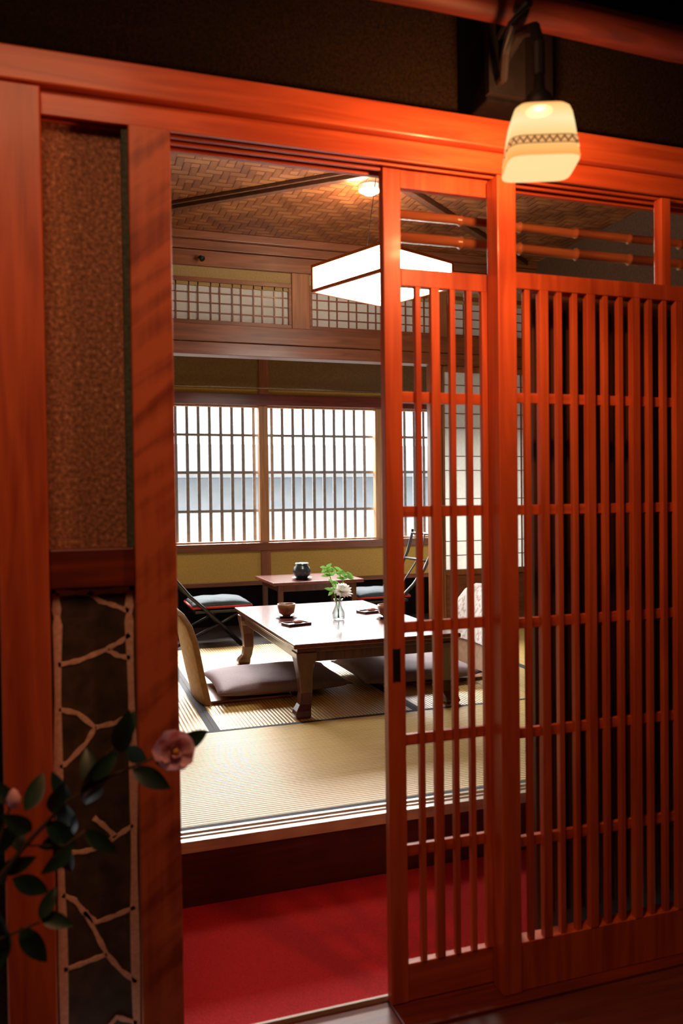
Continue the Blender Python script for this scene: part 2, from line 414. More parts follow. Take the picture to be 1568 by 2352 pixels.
# posts and beams
sbox('trim_3', (-.122, -.033, 1.665, 1.80, FZ, 1.942), M_redZ, 'reddish wooden corner post', 'post', .003)
sbox('trim_4', (.13, .213, 1.68, 1.79, FZ, LZ), M_post, 'reddish post with rippled dark grain at the doorway', 'post', .003)
sbox('trim_5', (-.033, .13, 1.69, 1.78, .975, 1.053), M_dredX, 'dark red rail between plaster and stone panels', 'rail', .003)
MB().box(-.033, 4, 1.69, 1.70, LZ, 1.946).box(-.033, 4, 1.70, 1.80, 1.918, 1.946)\
  .box(-.033, 4, 1.72, 1.728, LZ, 1.918).box(-.033, 4, 1.752, 1.760, LZ, 1.918).box(-.033, 4, 1.785, 1.80, LZ, 1.918)\
  .done('trim_6', M_redX, (.8, 1.74, LZ), bevel=.0015, label='reddish wooden lintel with sliding-door grooves', cat='beam', structure=True)
sbox('trim_7', (-2, 4, 1.668, 1.80, 1.948, 2.014), M_redX, 'reddish wooden beam above the lintel', 'beam', .004)
sbox('trim_8', (.213, .70, 1.66, 1.778, FZ-.02, -.046), M_dredX, 'dark reddish threshold board of the doorway', 'threshold', .002)
sbox('trim_39', (.213, 1.12, 1.779, 1.786, FZ-.02, -.036), M_lightX, 'thin pale metal strip along the threshold', 'threshold strip')
sbox('trim_9', (.70, 1.66, 1.66, 1.778, FZ-.02, -.042), M_dredX, 'reddish ground sill below the lattice', 'sill', .003)
# black post and logs over the entrance
sbox('trim_10', (.89, 1.06, 1.60, 1.74, 2.014, 2.62), M_blackZ, 'blackened wooden strut above the beam', 'post', .004)
sbox('trim_11', (1.54, 1.66, 1.68, 1.74, 2.014, 2.62), M_blackZ, 'blackened wooden strut above the beam', 'post', .004)
MB().tube([(-.2+ i*.3, 1.5, 2.158+.004*math.sin(i*2.1)) for i in range(15)], [.034+.003*math.sin(i*1.7) for i in range(15)], 16)\
  .done('trim_12', M_log, (1, 1.5, 2.16), smooth=True, label='dark reddish log under the eaves', cat='log', structure=True)
sbox('trim_13', (-.5, 4, 1.55, 1.66, 2.235, 2.33), M_blackZ, 'blackened wooden eave beam', 'beam', .006)
sbox('trim_14', (-.5, 4, 1.1, 1.19, 2.3, 2.4), M_log, 'dark reddish eave purlin', 'beam', .02)

# ------------------------------------------------------------------ lattice screens
RAILS = [1.381, 1.113, .841, .575, .312]
FO = (1.3, 1.715, FZ+.012)
fs = root('lattice_screen', FO, 'reddish wooden lattice screen with vertical slats fixed beside the sliding door', 'lattice screen')
MB().box(.965, 1.014, 1.69, 1.742, -.042, LZ-.002).box(1.014, 1.66, 1.695, 1.735, 1.637, 1.676).box(1.014, 1.66, 1.695, 1.735, -.042, .075)\
  .box(1.6, 1.66, 1.69, 1.742, -.042, LZ-.002).box(1.44, 1.468, 1.70, 1.73, 1.676, LZ-.002).done('frame', M_redZ, FO, fs, .002)
mb = MB()
k = 0; X = .616*1.70
while X < 1.60:
    w = .0115 if k % 3 == 1 else .0070
    dy = 0 if k % 3 == 1 else .003
    mb.box(X-w, X+w, 1.694+dy, 1.712, .075, 1.637); X += .0441; k += 1
mb.done('slats', M_redZ, FO, fs, .001, label='evenly spaced vertical slats')
mb = MB()
for z in RAILS: mb.box(1.014, 1.6, 1.708, 1.722, z-.012, z+.012)
mb.done('crossbars', M_redX, FO, fs, .001)

DO = (.87, 1.76, -.042)
d1 = root('door_1', DO, 'reddish wooden lattice sliding door, half open', 'sliding door', structure=True)
MB().box(.70, .744, 1.745, 1.772, -.04, 1.915).box(.996, 1.04, 1.747, 1.772, -.04, 1.915).box(.744, .996, 1.748, 1.77, 1.863, 1.915)\
  .box(.744, .996, 1.748, 1.77, 1.637, 1.679).done('frame', M_redZ, DO, d1, .002)
MB().box(.744, .996, 1.748, 1.77, -.04, .048).done('bottom_rail', M_redX, DO, d1, .002)
mb = MB()
for X, w in [(.786, .0068), (.830, .0108), (.875, .0068), (.919, .0068), (.963, .0108)]:
    mb.box(X-w, X+w, 1.746, 1.761, .048, 1.637)
mb.done('slats', M_redZ, DO, d1, .001)
mb = MB()
for z in RAILS: mb.box(.744, .996, 1.758, 1.77, z-.013, z+.013)
mb.done('crossbars', M_redX, DO, d1, .001)
MB().box(.714, .728, 1.7435, 1.747, .72, .795).box(.712,.714,1.7425,1.747,.718,.797).box(.728,.730,1.7425,1.747,.718,.797).done('finger_pull', M_blk, DO, d1, .001, label='recessed black finger pull')

D2 = (1.45, 1.80, FZ+.015)
d2 = root('door_2', D2, 'dark lattice sliding door with glass backing', 'sliding door', structure=True)
mb = MB().box(1.125, 1.15, 1.80, 1.828, -.035, 1.66).box(1.15, 2.1, 1.80, 1.828, 1.62, 1.66).box(1.15, 2.1, 1.80, 1.828, -.035, .07)
X = 1.185
while X < 2.1:
    mb.box(X-.006, X+.006, 1.80, 1.815, .07, 1.62); X += .046
mb.done('frame', M_dfr, D2, d2, .001)
mb = MB()
X = 1.208
while X < 2.1:
    mb.box(X-.004, X+.004, 1.80, 1.8175, .07, 1.62); X += .092
mb.done('bars', M_bar, D2, d2, .001, label='blue-grey vertical bars')
MB().box(1.15, 2.1, 1.818, 1.822, .07, 1.62).done('pane', M_glassdk, D2, d2)

# bamboo poles
for z, r in ((1.843, .0115), (1.787, .013)):
    pts = []; rr = []
    X = .77
    while X < 1.97:
        pts += [(X, 1.86, z+.0015*math.sin(X*9)), (X+.012, 1.86, z+.001*math.sin(X*9)), (X+.016, 1.86, z), (X+.02, 1.86, z)]
        rr += [r, r, r*1.3, r]
        X += .17
    MB().tube(pts, rr, 12).done('bamboo_pole', M_bambooX, (1.3, 1.86, z), smooth=True, label='smoked bamboo pole hung across the upper opening', cat='bamboo pole', group='bamboo poles above the lattice')
for i, X in enumerate((.772, 1.95)):
    sbox('trim_%d' % (15+i), (X-.008, X+.008, 1.851, 1.869, 1.75, 2.9), M_dfr, 'slim hanger post holding the bamboo poles', 'post')

# ------------------------------------------------------------------ tatami room shell
MB().box(-.35, 3.4, 1.787, 2.39, FZ-.1, FZ).done('floor', M_out, (1.5, 2.1, FZ-.1), label='boarded entrance floor', cat='floor', structure=True)
MB().box(-.3, 3.35, 1.788, 2.373, FZ, -.040).done('carpet', M_carpet, (1.5, 2.1, FZ), bevel=.003, label='plain red carpet in the entrance strip', cat='carpet')
MB().box(-.35, 3.4, 2.39, 5.42, FZ-.1, .10).done('floor', M_darkX, (1.5, 4, FZ-.1), label='raised wooden floor under the tatami', cat='floor', structure=True)
MB().box(-.35, 3.4, 5.42, 6.7, FZ-.1, .12).done('floor', M_darkX, (1.5, 6, FZ-.1), label='dark boarded veranda floor', cat='floor', structure=True)
sbox('trim_17', (-.35, 3.4, 2.375, 2.392, FZ, .118), M_riser, 'dark red riser board of the raised floor', 'riser')
MB().box(-.35, 3.4, 2.37, 2.395, .118, .152).box(-.35, 3.4, 2.395, 2.455, .10, .142).box(-.35, 3.4, 2.41, 2.42, .14, .152).box(-.35, 3.4, 2.44, 2.455, .14, .152)\
  .done('trim_18', M_lightX, (1.5, 2.4, .1), bevel=.001, label='pale grooved wooden sill in front of the tatami', cat='sill', structure=True)
sbox('wall_left', (-.45, -.35, 1.8, 6.7, FZ-.1, 2.95), M_tplas, 'ochre plaster side wall', 'wall')
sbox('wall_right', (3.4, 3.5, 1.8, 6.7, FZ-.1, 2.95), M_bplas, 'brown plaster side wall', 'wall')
sbox('ceiling', (-.45, 3.5, 1.8, 5.46, 2.9, 2.96), M_ajiro, 'woven cedar strip ceiling', 'ceiling')
sbox('ceiling', (-.45, 3.5, 5.46, 6.75, 2.6, 2.66), M_browX, 'veranda board ceiling', 'ceiling')
def slanted(name, a, b, w, z0, z1, mat, label):
    a = Vector((*a, 0)); b = Vector((*b, 0)); d = (b-a).normalized(); s = Vector((-d.y, d.x, 0))*w
    m = MB(); P = [a-s, b-s, b+s, a+s]
    m.loft([[(p.x, p.y, z0) for p in P], [(p.x, p.y, z1) for p in P]])
    return m.done(name, mat, ((a.x+b.x)/2, (a.y+b.y)/2, z0), bevel=.003, label=label, cat='batten', structure=True)
C0 = (1.62, 4.07)
for i, c in enumerate([(.05, 5.43), (3.38, 5.43), (-.1, 2.6), (3.3, 2.6)]):
    slanted('trim_%d' % (19+i), C0, c, .020, 2.865, 2.9, M_browY, 'diagonal brown ceiling batten')
    d = Vector((c[0]-C0[0], c[1]-C0[1])).normalized(); s = Vector((-d.y, d.x))*.045
    slanted('trim_%d' % (23+i), (C0[0]+s.x, C0[1]+s.y), (c[0]+s.x, c[1]+s.y), .008, 2.88, 2.9, M_browY, 'thin diagonal ceiling batten')

Y1 = 5.42
MB().box(-.35, 3.4, Y1, Y1+.05, 2.56, 2.9).done('wall_transom', M_oplas, (1.5, Y1, 2.56), label='dull ochre plaster band above the transom', cat='wall', structure=True)
sbox('trim_27', (-.35, 3.4, Y1-.07, Y1, 2.85, 2.9), M_browX, 'stepped brown ceiling cornice', 'cornice', .003)
sbox('trim_28', (-.35, 3.4, Y1-.04, Y1, 2.79, 2.848), M_browX, 'stepped brown ceiling cornice', 'cornice', .003)
sbox('trim_29', (-.35, 3.4, Y1-.03, Y1+.06, 2.685, 2.785), M_browX, 'brown wooden beam below the ceiling', 'beam', .004)
sbox('trim_30', (-.35, 3.4, Y1-.03, Y1+.08, 2.19, 2.305), M_browX, 'brown wooden beam below the transom', 'beam', .004)
sbox('trim_31', (-.35, 3.4, Y1-.015, Y1+.10, 2.105, 2.188), M_browX, 'brown grooved lintel over the veranda', 'beam', .003)
for i, (a, b) in enumerate([(1.49, 1.615), (2.56, 2.66)]):
    sbox('trim_%d' % (32+i), (a, b, Y1-.02, Y1+.05, 2.305, 2.685), M_browZ, 'brown post between transom windows', 'post', .003)
for i, (a, b) in enumerate([(-.33, .50), (.50, 1.49), (1.615, 2.56), (2.66, 3.38)]):
    o = ((a+b)/2, Y1, 2.306)
    w = root('window_%d' % (4+i), o, 'small transom window with paper and wooden grid', 'window', structure=True)
    MB().box(a, b, Y1-.012, Y1+.03, 2.306, 2.332).box(a, b, Y1-.012, Y1+.03, 2.583, 2.612).box(a, a+.022, Y1-.012, Y1+.03, 2.332, 2.583).box(b-.022, b, Y1-.012, Y1+.03, 2.332, 2.583).done('frame', M_browX, o, w, .002)
    m = MB(); X = a+.022+.04
    n = 0
    while X < b-.03:
        m.box(X-.0038, X+.0038, Y1, Y1+.012, 2.332, 2.583); X += (.085 if n % 2 == 0 else .06); n += 1
    for z in (2.385, 2.45, 2.515): m.box(a+.022, b-.022, Y1+.002, Y1+.010, z-.0038, z+.0038)
    m.done('grid', M_browX, o, w)
    MB().box(a+.022, b-.022, Y1+.013, Y1+.015, 2.332, 2.583).done('paper', M_paper, o, w)

for i, (a, b) in enumerate([(2.62, 3.38)]):
    o = ((a+b)/2, Y1+.03, .15)
    w = root('door_%d' % (3+i), o, 'white paper shoji door with wooden lower panel', 'shoji door', structure=True)
    MB().box(a, a+.03, Y1+.015, Y1+.045, .15, 2.105).box(b-.03, b, Y1+.015, Y1+.045, .15, 2.105).box(a+.03, b-.03, Y1+.015, Y1+.045, 2.06, 2.105)\
        .box(a+.03, b-.03, Y1+.015, Y1+.045, .56, .60).box(a+.03, b-.03, Y1+.015, Y1+.045, .15, .20).done('frame', M_browZ, o, w, .002)
    MB().box(a+.03, b-.03, Y1+.026, Y1+.034, .20, .56).done('lower_panel', M_browX, o, w)
    m = MB(); X = a+.03+.085
    while X < b-.05:
        m.box(X-.004, X+.004, Y1+.018, Y1+.03, .60, 2.06); X += .14
    for z in [.60+.105*q for q in range(1, 14) if q % 3]: m.box(a+.03, b-.03, Y1+.02, Y1+.028, z-.003, z+.003)
    m.done('grid', M_browX, o, w)
    MB().box(a+.03, b-.03, Y1+.031, Y1+.034, .60, 2.06).done('paper', M_paper, o, w)
sbox('trim_34', (2.54, 2.62, Y1, Y1+.09, .12, 2.105), M_browZ, 'brown wooden post beside the shoji door', 'post', .003)

# veranda window wall Y 6.5
Y2 = 6.5
MB().box(-.35, 3.4, Y2, Y2+.1, .47, .72).box(-.35, 3.4, Y2, Y2+.1, 1.99, 2.6).box(-.35, -.25, Y2, Y2+.1, .72, 1.99)\
  .done('wall_back', M_yplas, (1.5, Y2, .47), label='ochre plaster wall around the veranda windows', cat='wall', structure=True)
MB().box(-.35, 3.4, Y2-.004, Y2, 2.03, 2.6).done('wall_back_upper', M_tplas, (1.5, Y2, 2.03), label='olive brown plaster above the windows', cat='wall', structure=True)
MB().box(-.35, 3.4, Y2, Y2+.1, .12, .47).done('wall_back_lower', M_blackZ, (1.5, Y2, .12), label='dark boarded wall base', cat='wall', structure=True)
sbox('baseboard_back', (-.35, 3.4, Y2-.02, Y2, .44, .475), M_browX, 'brown rail below the ochre plaster', 'baseboard', .002)
sbox('trim_35', (-.35, 3.4, Y2-.03, Y2+.1, .72, .785), M_browX, 'brown wooden window sill', 'sill', .003)
sbox('trim_36', (-.35, 3.4, Y2-.025, Y2+.1, 1.90, 1.99), M_dredX, 'dark reddish window header', 'beam', .003)
sbox('trim_37', (1.50, 1.58, Y2-.02, Y2-.004, 1.99, 2.6), M_browZ, 'brown wall post above the windows', 'post')
sbox('trim_38', (1.50, 1.58, Y2-.02, Y2, .475, .72), M_browZ, 'brown wall post below the windows', 'post')
MB().tube([(-.34, Y2-.06, 2.035), (3.39, Y2-.06, 2.035)], .005, 8).done('curtain_rod', M_steel, (1.5, Y2-.06, 2.035), smooth=True, label='thin metal curtain rod above the windows', cat='curtain rod')
for i, (a, b) in enumerate([(-.25, 1.54), (1.54, 2.555), (2.555, 3.40)]):
    o = ((a+b)/2, Y2+.04, .785)
    w = root('window_%d' % (1+i), o, 'wooden sliding window with outer vertical lattice', 'window', structure=True)
    MB().box(a, a+.038, Y2+.01, Y2+.07, .785, 1.90).box(b-.038, b, Y2+.01, Y2+.07, .785, 1.90).box(a+.038, b-.038, Y2+.02, Y2+.06, .785, .80).box(a+.038, b-.038, Y2+.02, Y2+.06, 1.885, 1.90).done('frame', M_winZ, o, w, .002)
    m = MB(); X = a+.09
    while X < b-.05:
        m.box(X-.0125, X+.0125, Y2+.10, Y2+.11, .78, 1.92); X += .091
    for z in (1.045, 1.36, 1.665): m.box(a, b, Y2+.09, Y2+.10, z-.011, z+.011)
    m.done('lattice', M_grey, o, w)

# ------------------------------------------------------------------ tatami mats
def tatami(x0, x1, y0, y1, along):
    o = ((x0+x1)/2, (y0+y1)/2, .10)
    t = root('tatami_mat', o, 'woven straw tatami mat with black cloth border', 'tatami mat', 'tatami mats covering the room floor')
    g = .001
    MB().box(x0+g, x1-g, y0+g, y1-g, .10, TZ).done('straw_surface', M_tatX if along == 'X' else M_tatY, o, t)
    w = .024
    if along == 'X': bs = [(x0+g, x1-g, y0+g, y0+w), (x0+g, x1-g, y1-w, y1-g)]
    else: bs = [(x0+g, x0+w, y0+g, y1-g), (x1-w, x1-g, y0+g, y1-g)]
    for b in bs: MB().box(*b, TZ, TZ+.001).done('cloth_border', M_tborder, o, t)
tatami(-.02, 1.95, 2.457, 3.48, 'X'); tatami(1.95, 3.4, 2.457, 3.48, 'X'); tatami(-.34, -.02, 2.457, 3.48, 'X')
for a, b in ((-.34, .59), (.59, 1.54), (1.54, 2.5), (2.5, 3.4)): tatami(a, b, 3.48, 5.42, 'Y')

# ------------------------------------------------------------------ low table
TO = (1.37, 4.18, TZ)
lt = root('low_table', TO, 'low dark-lacquered wooden dining table with curved legs on tatami', 'table')
MB().box(.955, 1.785, 3.505, 4.865, .468, .49).done('tabletop', M_lac, TO, lt, .006)
MB().box(.975, 1.765, 3.525, 4.845, .448, .468).box(.995, 1.745, 3.545, 3.57, .40, .448).box(.995, 1.745, 4.80, 4.825, .40, .448).box(.995, 1.02, 3.57, 4.80, .40, .448).box(1.72, 1.745, 3.57, 4.80, .40, .448)\
  .done('apron', M_lacZ, TO, lt, .003)
for sx in (-1, 1):
    for sy in (-1, 1):
        cx = 1.37+sx*.352; cy = 4.185+sy*.618
        rings = []
        for z, hw, off in [(.152, .032, .020), (.165, .037, .022), (.185, .034, .018), (.21, .028, .004), (.26, .028, -.004), (.34, .032, .0), (.39, .039, .002), (.42, .046, .0), (.448, .048, 0)]:
            x = cx+sx*off; yy = cy+sy*off
            rings.append([(x-hw, yy-hw, z), (x+hw, yy-hw, z), (x+hw, yy+hw, z), (x-hw, yy+hw, z)])
        MB().loft(rings).done('leg', M_lacZ, TO, lt, .004, smooth=False)

# ------------------------------------------------------------------ legless chairs
def make_legless(loc):
    c = root('legless_chair', loc, 'tan fabric legless floor chair beside the low table', 'chair', 'legless chairs at the low table')
    prof = [(.0, .004), (-.012, .06), (-.03, .14), (-.045, .22), (-.062, .31), (-.088, .39), (-.12, .445), (-.152, .475)]
    hw = [.22, .22, .225, .23, .23, .225, .195, .13]
    m = MB(); rings = []
    for (x, z), w in zip(prof, hw):
        ring = []
        n = 9
        for q in range(n):
            yy = -w+2*w*q/(n-1); bow = -.03*(1-(yy/w)**2)
            ring.append((x+bow+.015, yy, z))
        for q in range(n-1, -1, -1):
            yy = -w+2*w*q/(n-1); bow = -.03*(1-(yy/w)**2)
            ring.append((x+bow-.015, yy, z-.004))
        rings.append(ring)
    m.loft(rings).done('backrest', M_tanf, (0, 0, 0), c, .004, smooth=True)
    MB().box(-.01, .42, -.20, .20, .001, .016).done('seat', M_browX, (0, 0, 0), c, .005)
    return c
lc1 = make_legless((.635, 4.12, TZ+.001))
lc2 = dup(lc1, (2.13, 4.12, TZ+.001), math.pi, 'legless floor chair with white lace back cover beside the low table')
m = MB(); prof = [(-.03, .17), (-.045, .22), (-.062, .31), (-.088, .39), (-.12, .447), (-.155, .485)]; hw = [.234, .239, .239, .234, .204, .135]
rings = []
for (x, z), w in zip(prof, hw):
    ring = []
    for q in range(9):
        yy = -w+2*w*q/8; ring.append((x-.03*(1-(yy/w)**2)+.021, yy, z))
    for q in range(8, -1, -1):
        yy = -w+2*w*q/8; ring.append((x-.03*(1-(yy/w)**2)-.021, yy, z-.004))
    rings.append(ring)
m.loft(rings).done('back_cover', M_lace, (0, 0, 0), lc2, .002, smooth=True, label='white lace back cover')
MB().cushion((1.015, 4.13, TZ+.018), .345, .28, .09).done('floor_cushion', M_cush, (1.015, 4.13, TZ+.018), smooth=True, label='mauve floor cushion on the tan legless chair', cat='cushion', group='mauve floor cushions')
MB().cushion((1.755, 4.13, TZ+.018), .34, .30, .09).done('floor_cushion', M_cush, (1.755, 4.13, TZ+.018), smooth=True, label='mauve floor cushion on the lace-covered legless chair', cat='cushion', group='mauve floor cushions')

# ------------------------------------------------------------------ table items
def flat_dish(m, c, r, h=.012, n=28):
    return m.lathe(c, [(r*.55, 0), (r*.6, .002), (r, h), (r*.97, h), (r*.55, .004), (.001, .004)], n)
M_tea = plain('green_tea', (.12, .1, .02), .1)
def teacup(loc, lab):
    t = root('teacup', loc, lab, 'cup', 'brown teacups on the low table')
    MB().lathe((0, 0, 0), [(.022, 0), (.024, .006), (.042, .018), (.048, .045), (.050, .068), (.047, .068), (.045, .045), (.038, .02), (.001, .016)]).done('cup', M_cup, (0,0,0), t, smooth=True)
    MB().lathe((0, 0, 0), [(.0445, .052), (.001, .0521)], cap=False).done('tea', M_tea, (0,0,0), t)
    return t
for (x, yy) in ((1.144, 4.35), (1.64, 4.10)):
    flat_dish(MB(), (x, yy, .4905), .062).done('saucer', M_dish, (x, yy, .4905), smooth=True, label='dark lacquered saucer under a teacup', cat='saucer', group='lacquered saucers on the low table')
    teacup((x, yy, .495), 'brown glazed teacup on a dark saucer')
M_sweet = plain('pink_sweet', (.6, .25, .2), .6)
for (x, yy) in ((1.12, 4.06), (1.63, 4.33)):
    t = root('sweets_tray', (x, yy, .4905), 'small dark tray holding a wrapped sweet', 'tray', 'small trays on the low table')
    t.rotation_euler = (0, 0, .25)
    MB().box(-.065, .065, -.045, .045, 0, .006).box(-.065, .065, -.045, -.04, .006, .012).box(-.065, .065, .04, .045, .006, .012).box(-.065, -.06, -.04, .04, .006, .012).box(.06, .065, -.04, .04, .006, .012).done('tray', M_dish, (0,0,0), t, .001)
    MB().cushion((0.01, 0, .006), .025, .018, .018, 8).done('sweet', M_sweet, (0,0,0), t, smooth=True)
# vase
VL = (1.37, 4.12, .4905)
v = root('flower_vase', VL, 'small clear glass vase with white chrysanthemum and green leaves', 'vase')
MB().lathe((0, 0, 0), [(.028, 0), (.034, .01), (.034, .04), (.018, .075), (.015, .09), (.026, .115), (.024, .115), (.013, .09), (.016, .075), (.031, .04), (.03, .012), (.001, .008)]).done('glass_body', M_glass, (0,0,0), v, smooth=True)
m = MB()
m.tube([(0, 0, .012), (.004, 0, .1), (.010, -.02, .155)], .0022, 6).tube([(.004, 0, .012), (-.01, 0, .1), (-.05, .01, .27)], .002, 6).tube([(-.004, 0, .012), (.01, .01, .1), (.045, .02, .25)], .002, 6)
m.done('stem', M_leaf2, (0,0,0), v, smooth=True)
m = MB()
for bx, bz in ((-.055, .27), (-.045, .24), (.045, .25), (.035, .22), (-.03, .20), (-.065, .28), (-.01, .25), (.05, .23), (.02, .26), (-.03, .16), (.03, .15)):
    for q in range(4):
        a = random.uniform(0, 6.28)
        m.leaf((bx, .0, bz), (math.cos(a), math.sin(a)*.5, random.uniform(-.3, .7)), (0, -1, .6), random.uniform(.03, .05), .02)
m.done('leaves', M_leaf2, (0,0,0), v, smooth=True)
m = MB()
# domed bloom facing up and towards the room
ax = Vector((.1, -.55, .83)).normalized(); e1 = ax.cross(Vector((1, 0, 0))).normalized(); e2 = ax.cross(e1)
for el, n, Ln, off in [(-.15, 16, .058, 0), (.2, 15, .054, .2), (.6, 12, .046, .1), (1.0, 9, .036, .3), (1.35, 5, .028, 0)]:
    for q in range(n):
        a = q*2*math.pi/n+off; rad = e1*math.cos(a)+e2*math.sin(a)
        m.petal(Vector((.012, -.02, .155)), rad*math.cos(el)+ax*math.sin(el), ax, Ln*random.uniform(.88, 1.08), .017)
m.done('blossom', M_white, (0,0,0), v, smooth=True)

# ------------------------------------------------------------------ veranda chairs
def make_folding(loc):
    c = root('folding_chair', loc, 'black low folding chair with dark blue cushion and red edge', 'chair', 'black chairs on the veranda')
    back = [(-.33, .76), (-.315, .68), (-.285, .58), (-.23, .47), (-.14, .36), (-.02, .25), (.22, .012)]
    leg = [(.24, .245), (.05, .15), (-.24, .012)]
    m = MB()
    for s in (-.22, .22):
        m.tube([(x, s, z) for x, z in back], .013, 8); m.tube([(x, s*.9, z) for x, z in leg], .011, 8)
    m.tube([(.22, -.22, .012), (.22, .22, .012)], .008, 8).tube([(-.24, -.2, .012), (-.24, .2, .012)], .008, 8)
    m.done('frame', M_blk, (0,0,0), c, smooth=True)
    m = MB()
    for x, z in [(-.322, .73), (-.26, .53)]: m.tube([(x, -.22, z), (x-.02, 0, z), (x, .22, z)], .010, 8)
    m.tube([(-.335, 0, .73), (-.325, 0, .65), (-.275, 0, .53), (-.15, 0, .36), (-.05, 0, .28)], .006, 6)
    m.done('backrest', M_blk, (0,0,0), c, smooth=True)
    MB().box(-.10, .25, -.215, .215, .235, .255).done('seat', M_blk, (0,0,0), c, .004)
    MB().cushion((.09, 0, .256), .21, .22, .07).done('seat_cushion', M_bluef, (0,0,0), c, smooth=True)
    MB().tube([(-.115, -.21, .275), (.295, -.21, .275), (.295, .21, .275), (-.115, .21, .275), (-.115, -.21, .275)], .009, 6).done('piping', M_redf, (0,0,0), c, smooth=True)
    return c
fc = make_folding((.93, 5.82, .121))
dup(fc, (2.33, 5.85, .121), math.pi, None)

# side table, jar
ST = (1.71, 5.85, .12)
s = root('side_table', ST, 'small brown wooden side table on the veranda', 'table')
MB().box(1.37, 2.05, 5.56, 6.14, .527, .55).done('tabletop', M_lac, ST, s, .004)
MB().box(1.42, 2.0, 5.60, 5.615, .48, .527).box(1.42, 2.0, 6.085, 6.10, .48, .527).box(1.42, 1.435, 5.615, 6.085, .48, .527).box(1.985, 2.0, 5.615, 6.085, .48, .527).done('apron', M_lacZ, ST, s, .002)
for x in (1.435, 1.985):
    for yy in (5.615, 6.085):
        MB().box(x-.018, x+.018, yy-.018, yy+.018, .121, .527).done('leg', M_lacZ, ST, s, .003)
MB().box(1.43, 1.99, 5.62, 6.08, .25, .262).done('shelf', M_lacZ, ST, s, .002)
JL = (1.63, 5.74, .5505)
flat_dish(MB(), JL, .075, .014).done('saucer', M_blk, JL, smooth=True, label='black dish under the dark ceramic jar', cat='saucer')
j = root('ceramic_jar', (JL[0], JL[1], JL[2]+.005), 'round dark blue-black ceramic incense jar', 'jar')
MB().lathe((0, 0, 0), [(.035, 0), (.045, .005), (.065, .03), (.067, .058), (.058, .085), (.046, .098), (.050, .112), (.046, .113), (.038, .098), (.001, .092)]).done('jar_body', M_jar, (0,0,0), j, smooth=True)
MB().lathe((0, 0, 0), [(.042, .106), (.035, .114), (.012, .117), (.001, .118)]).done('lid', M_jar, (0,0,0), j, smooth=True)

# ------------------------------------------------------------------ ceiling lantern
LO = (1.595, 4.0, 2.23)
ln = root('ceiling_lantern', LO, 'square white paper lantern with wooden frame hung from the ceiling', 'ceiling lamp')
h = .265; H = .145
MB().box(-h+.006, h-.006, -h+.006, h-.006, .003, H-.004).done('paper_shade', M_lamp, (0,0,0), ln)
m = MB()
w = .014
for z0, z1 in ((0, .016), (H-.016, H)):
    m.box(-h, h, -h, -h+w, z0, z1).box(-h, h, h-w, h, z0, z1).box(-h, -h+w, -h+w, h-w, z0, z1).box(h-w, h, -h+w, h-w, z0, z1)
for a in (-h, h-w):
    for b in (-h, h-w): m.box(a, a+w, b, b+w, .016, H-.016)
m.done('wooden_frame', wood('lantern_wood', (.8, .22, .06), (.6, .15, .04), 'X', .5), (0,0,0), ln, .001)
m = MB()
for a in (-.12, .12): m.tube([(a, 0, H-.005), (a*.2, 0, 2.9-2.23-.02)], .0015, 6)
m.lathe((0, 0, 2.9-2.23-.03), [(.05, 0), (.05, .03)], 20)
m.done('hanger', M_iron, (0,0,0), ln)
ln.rotation_euler = (0, 0, math.radians(23.3))
# downlight
DL = (1.655, 4.32, 2.87)
dl = root('downlight', DL, 'small round glowing ceiling downlight', 'ceiling lamp')
MB().lathe((0, 0, 0), [(.052, .006), (.060, 0), (.064, .005), (.064, .03)], 28).done('housing', plain('white_metal', (.8, .75, .68), .4), (0,0,0), dl, smooth=False)
MB().lathe((0, 0, 0), [(.001, -.02), (.03, -.017), (.052, -.002), (.054, .004)], 28).done('lens', M_down, (0,0,0), dl, smooth=True)
for X in (.86, 1.70):
    MB().tube([(X, Y1-.03, 2.735), (X, Y1-.07, 2.73), (X+.01, Y1-.09, 2.71)], [.008, .008, .02], 10).done('beam_fitting', M_iron, (X, Y1-.03, 2.735), smooth=True, label='small black metal fitting on the beam', cat='fitting', group='black fittings on the beam')

# ------------------------------------------------------------------ wall lamp
WO = (.887, 1.389, 1.785)
wl = root('entrance_lamp', WO, 'glowing amber glass lamp with patterned band on black bracket', 'lamp')
rt = math.radians(-22)
MB().rsq((0, 0, 0), [(.0675, .0), (.0690, .003), (.0675, .012), (.0655, .03), (.0628, .05), (.0600, .07), (.0565, .090), (.0525, .101), (.044, .109), (.02, .113)], rt, 56, 6).done('lamp_shade', M_shade, (0,0,0), wl, smooth=True)
MB().rsq((0, 0, 0), [(.0675, .0), (.060, .001), (.056, .010), (.052, .011)], rt, 56, 6, False).rsq((0, 0, .011), [(.052, 0), (.001, .0005)], rt, 56, 6).done('lamp_shade_base', M_shade2, (0,0,0), wl, smooth=True, label='paler recessed glass base')
MB().rsq((0, 0, 0), [(.0672, .022), (.0663, .030), (.0653, .039)], rt, 56, 6).done('patterned_band', M_band, (0,0,0), wl, smooth=True)
MB().lathe((0, 0, 0), [(.026, .110), (.03, .120), (.024, .140), (.012, .152), (.010, .19)], 20).done('socket_cap', M_iron, (0,0,0), wl, smooth=True)
m = MB()
m.tube([(0, 0, .18), (0, .0, .24), (.01, .03, .29), (.02, .10, .32), (.04, .22, .31)], .012, 10)
m.tube([(.03, .215, .27), (.01, .15, .25), (-.02, .09, .27), (-.03, .05, .30), (-.01, .03, .33), (.01, .05, .35)], .009, 8)
m.tube([(.03, .215, .36), (.02, .14, .37), (.0, .09, .36), (.01, .06, .34)], .009, 8)
m.box(.0, .09, .195, .213, .24, .46)
m.done('bracket', M_iron, (0,0,0), wl, smooth=False)

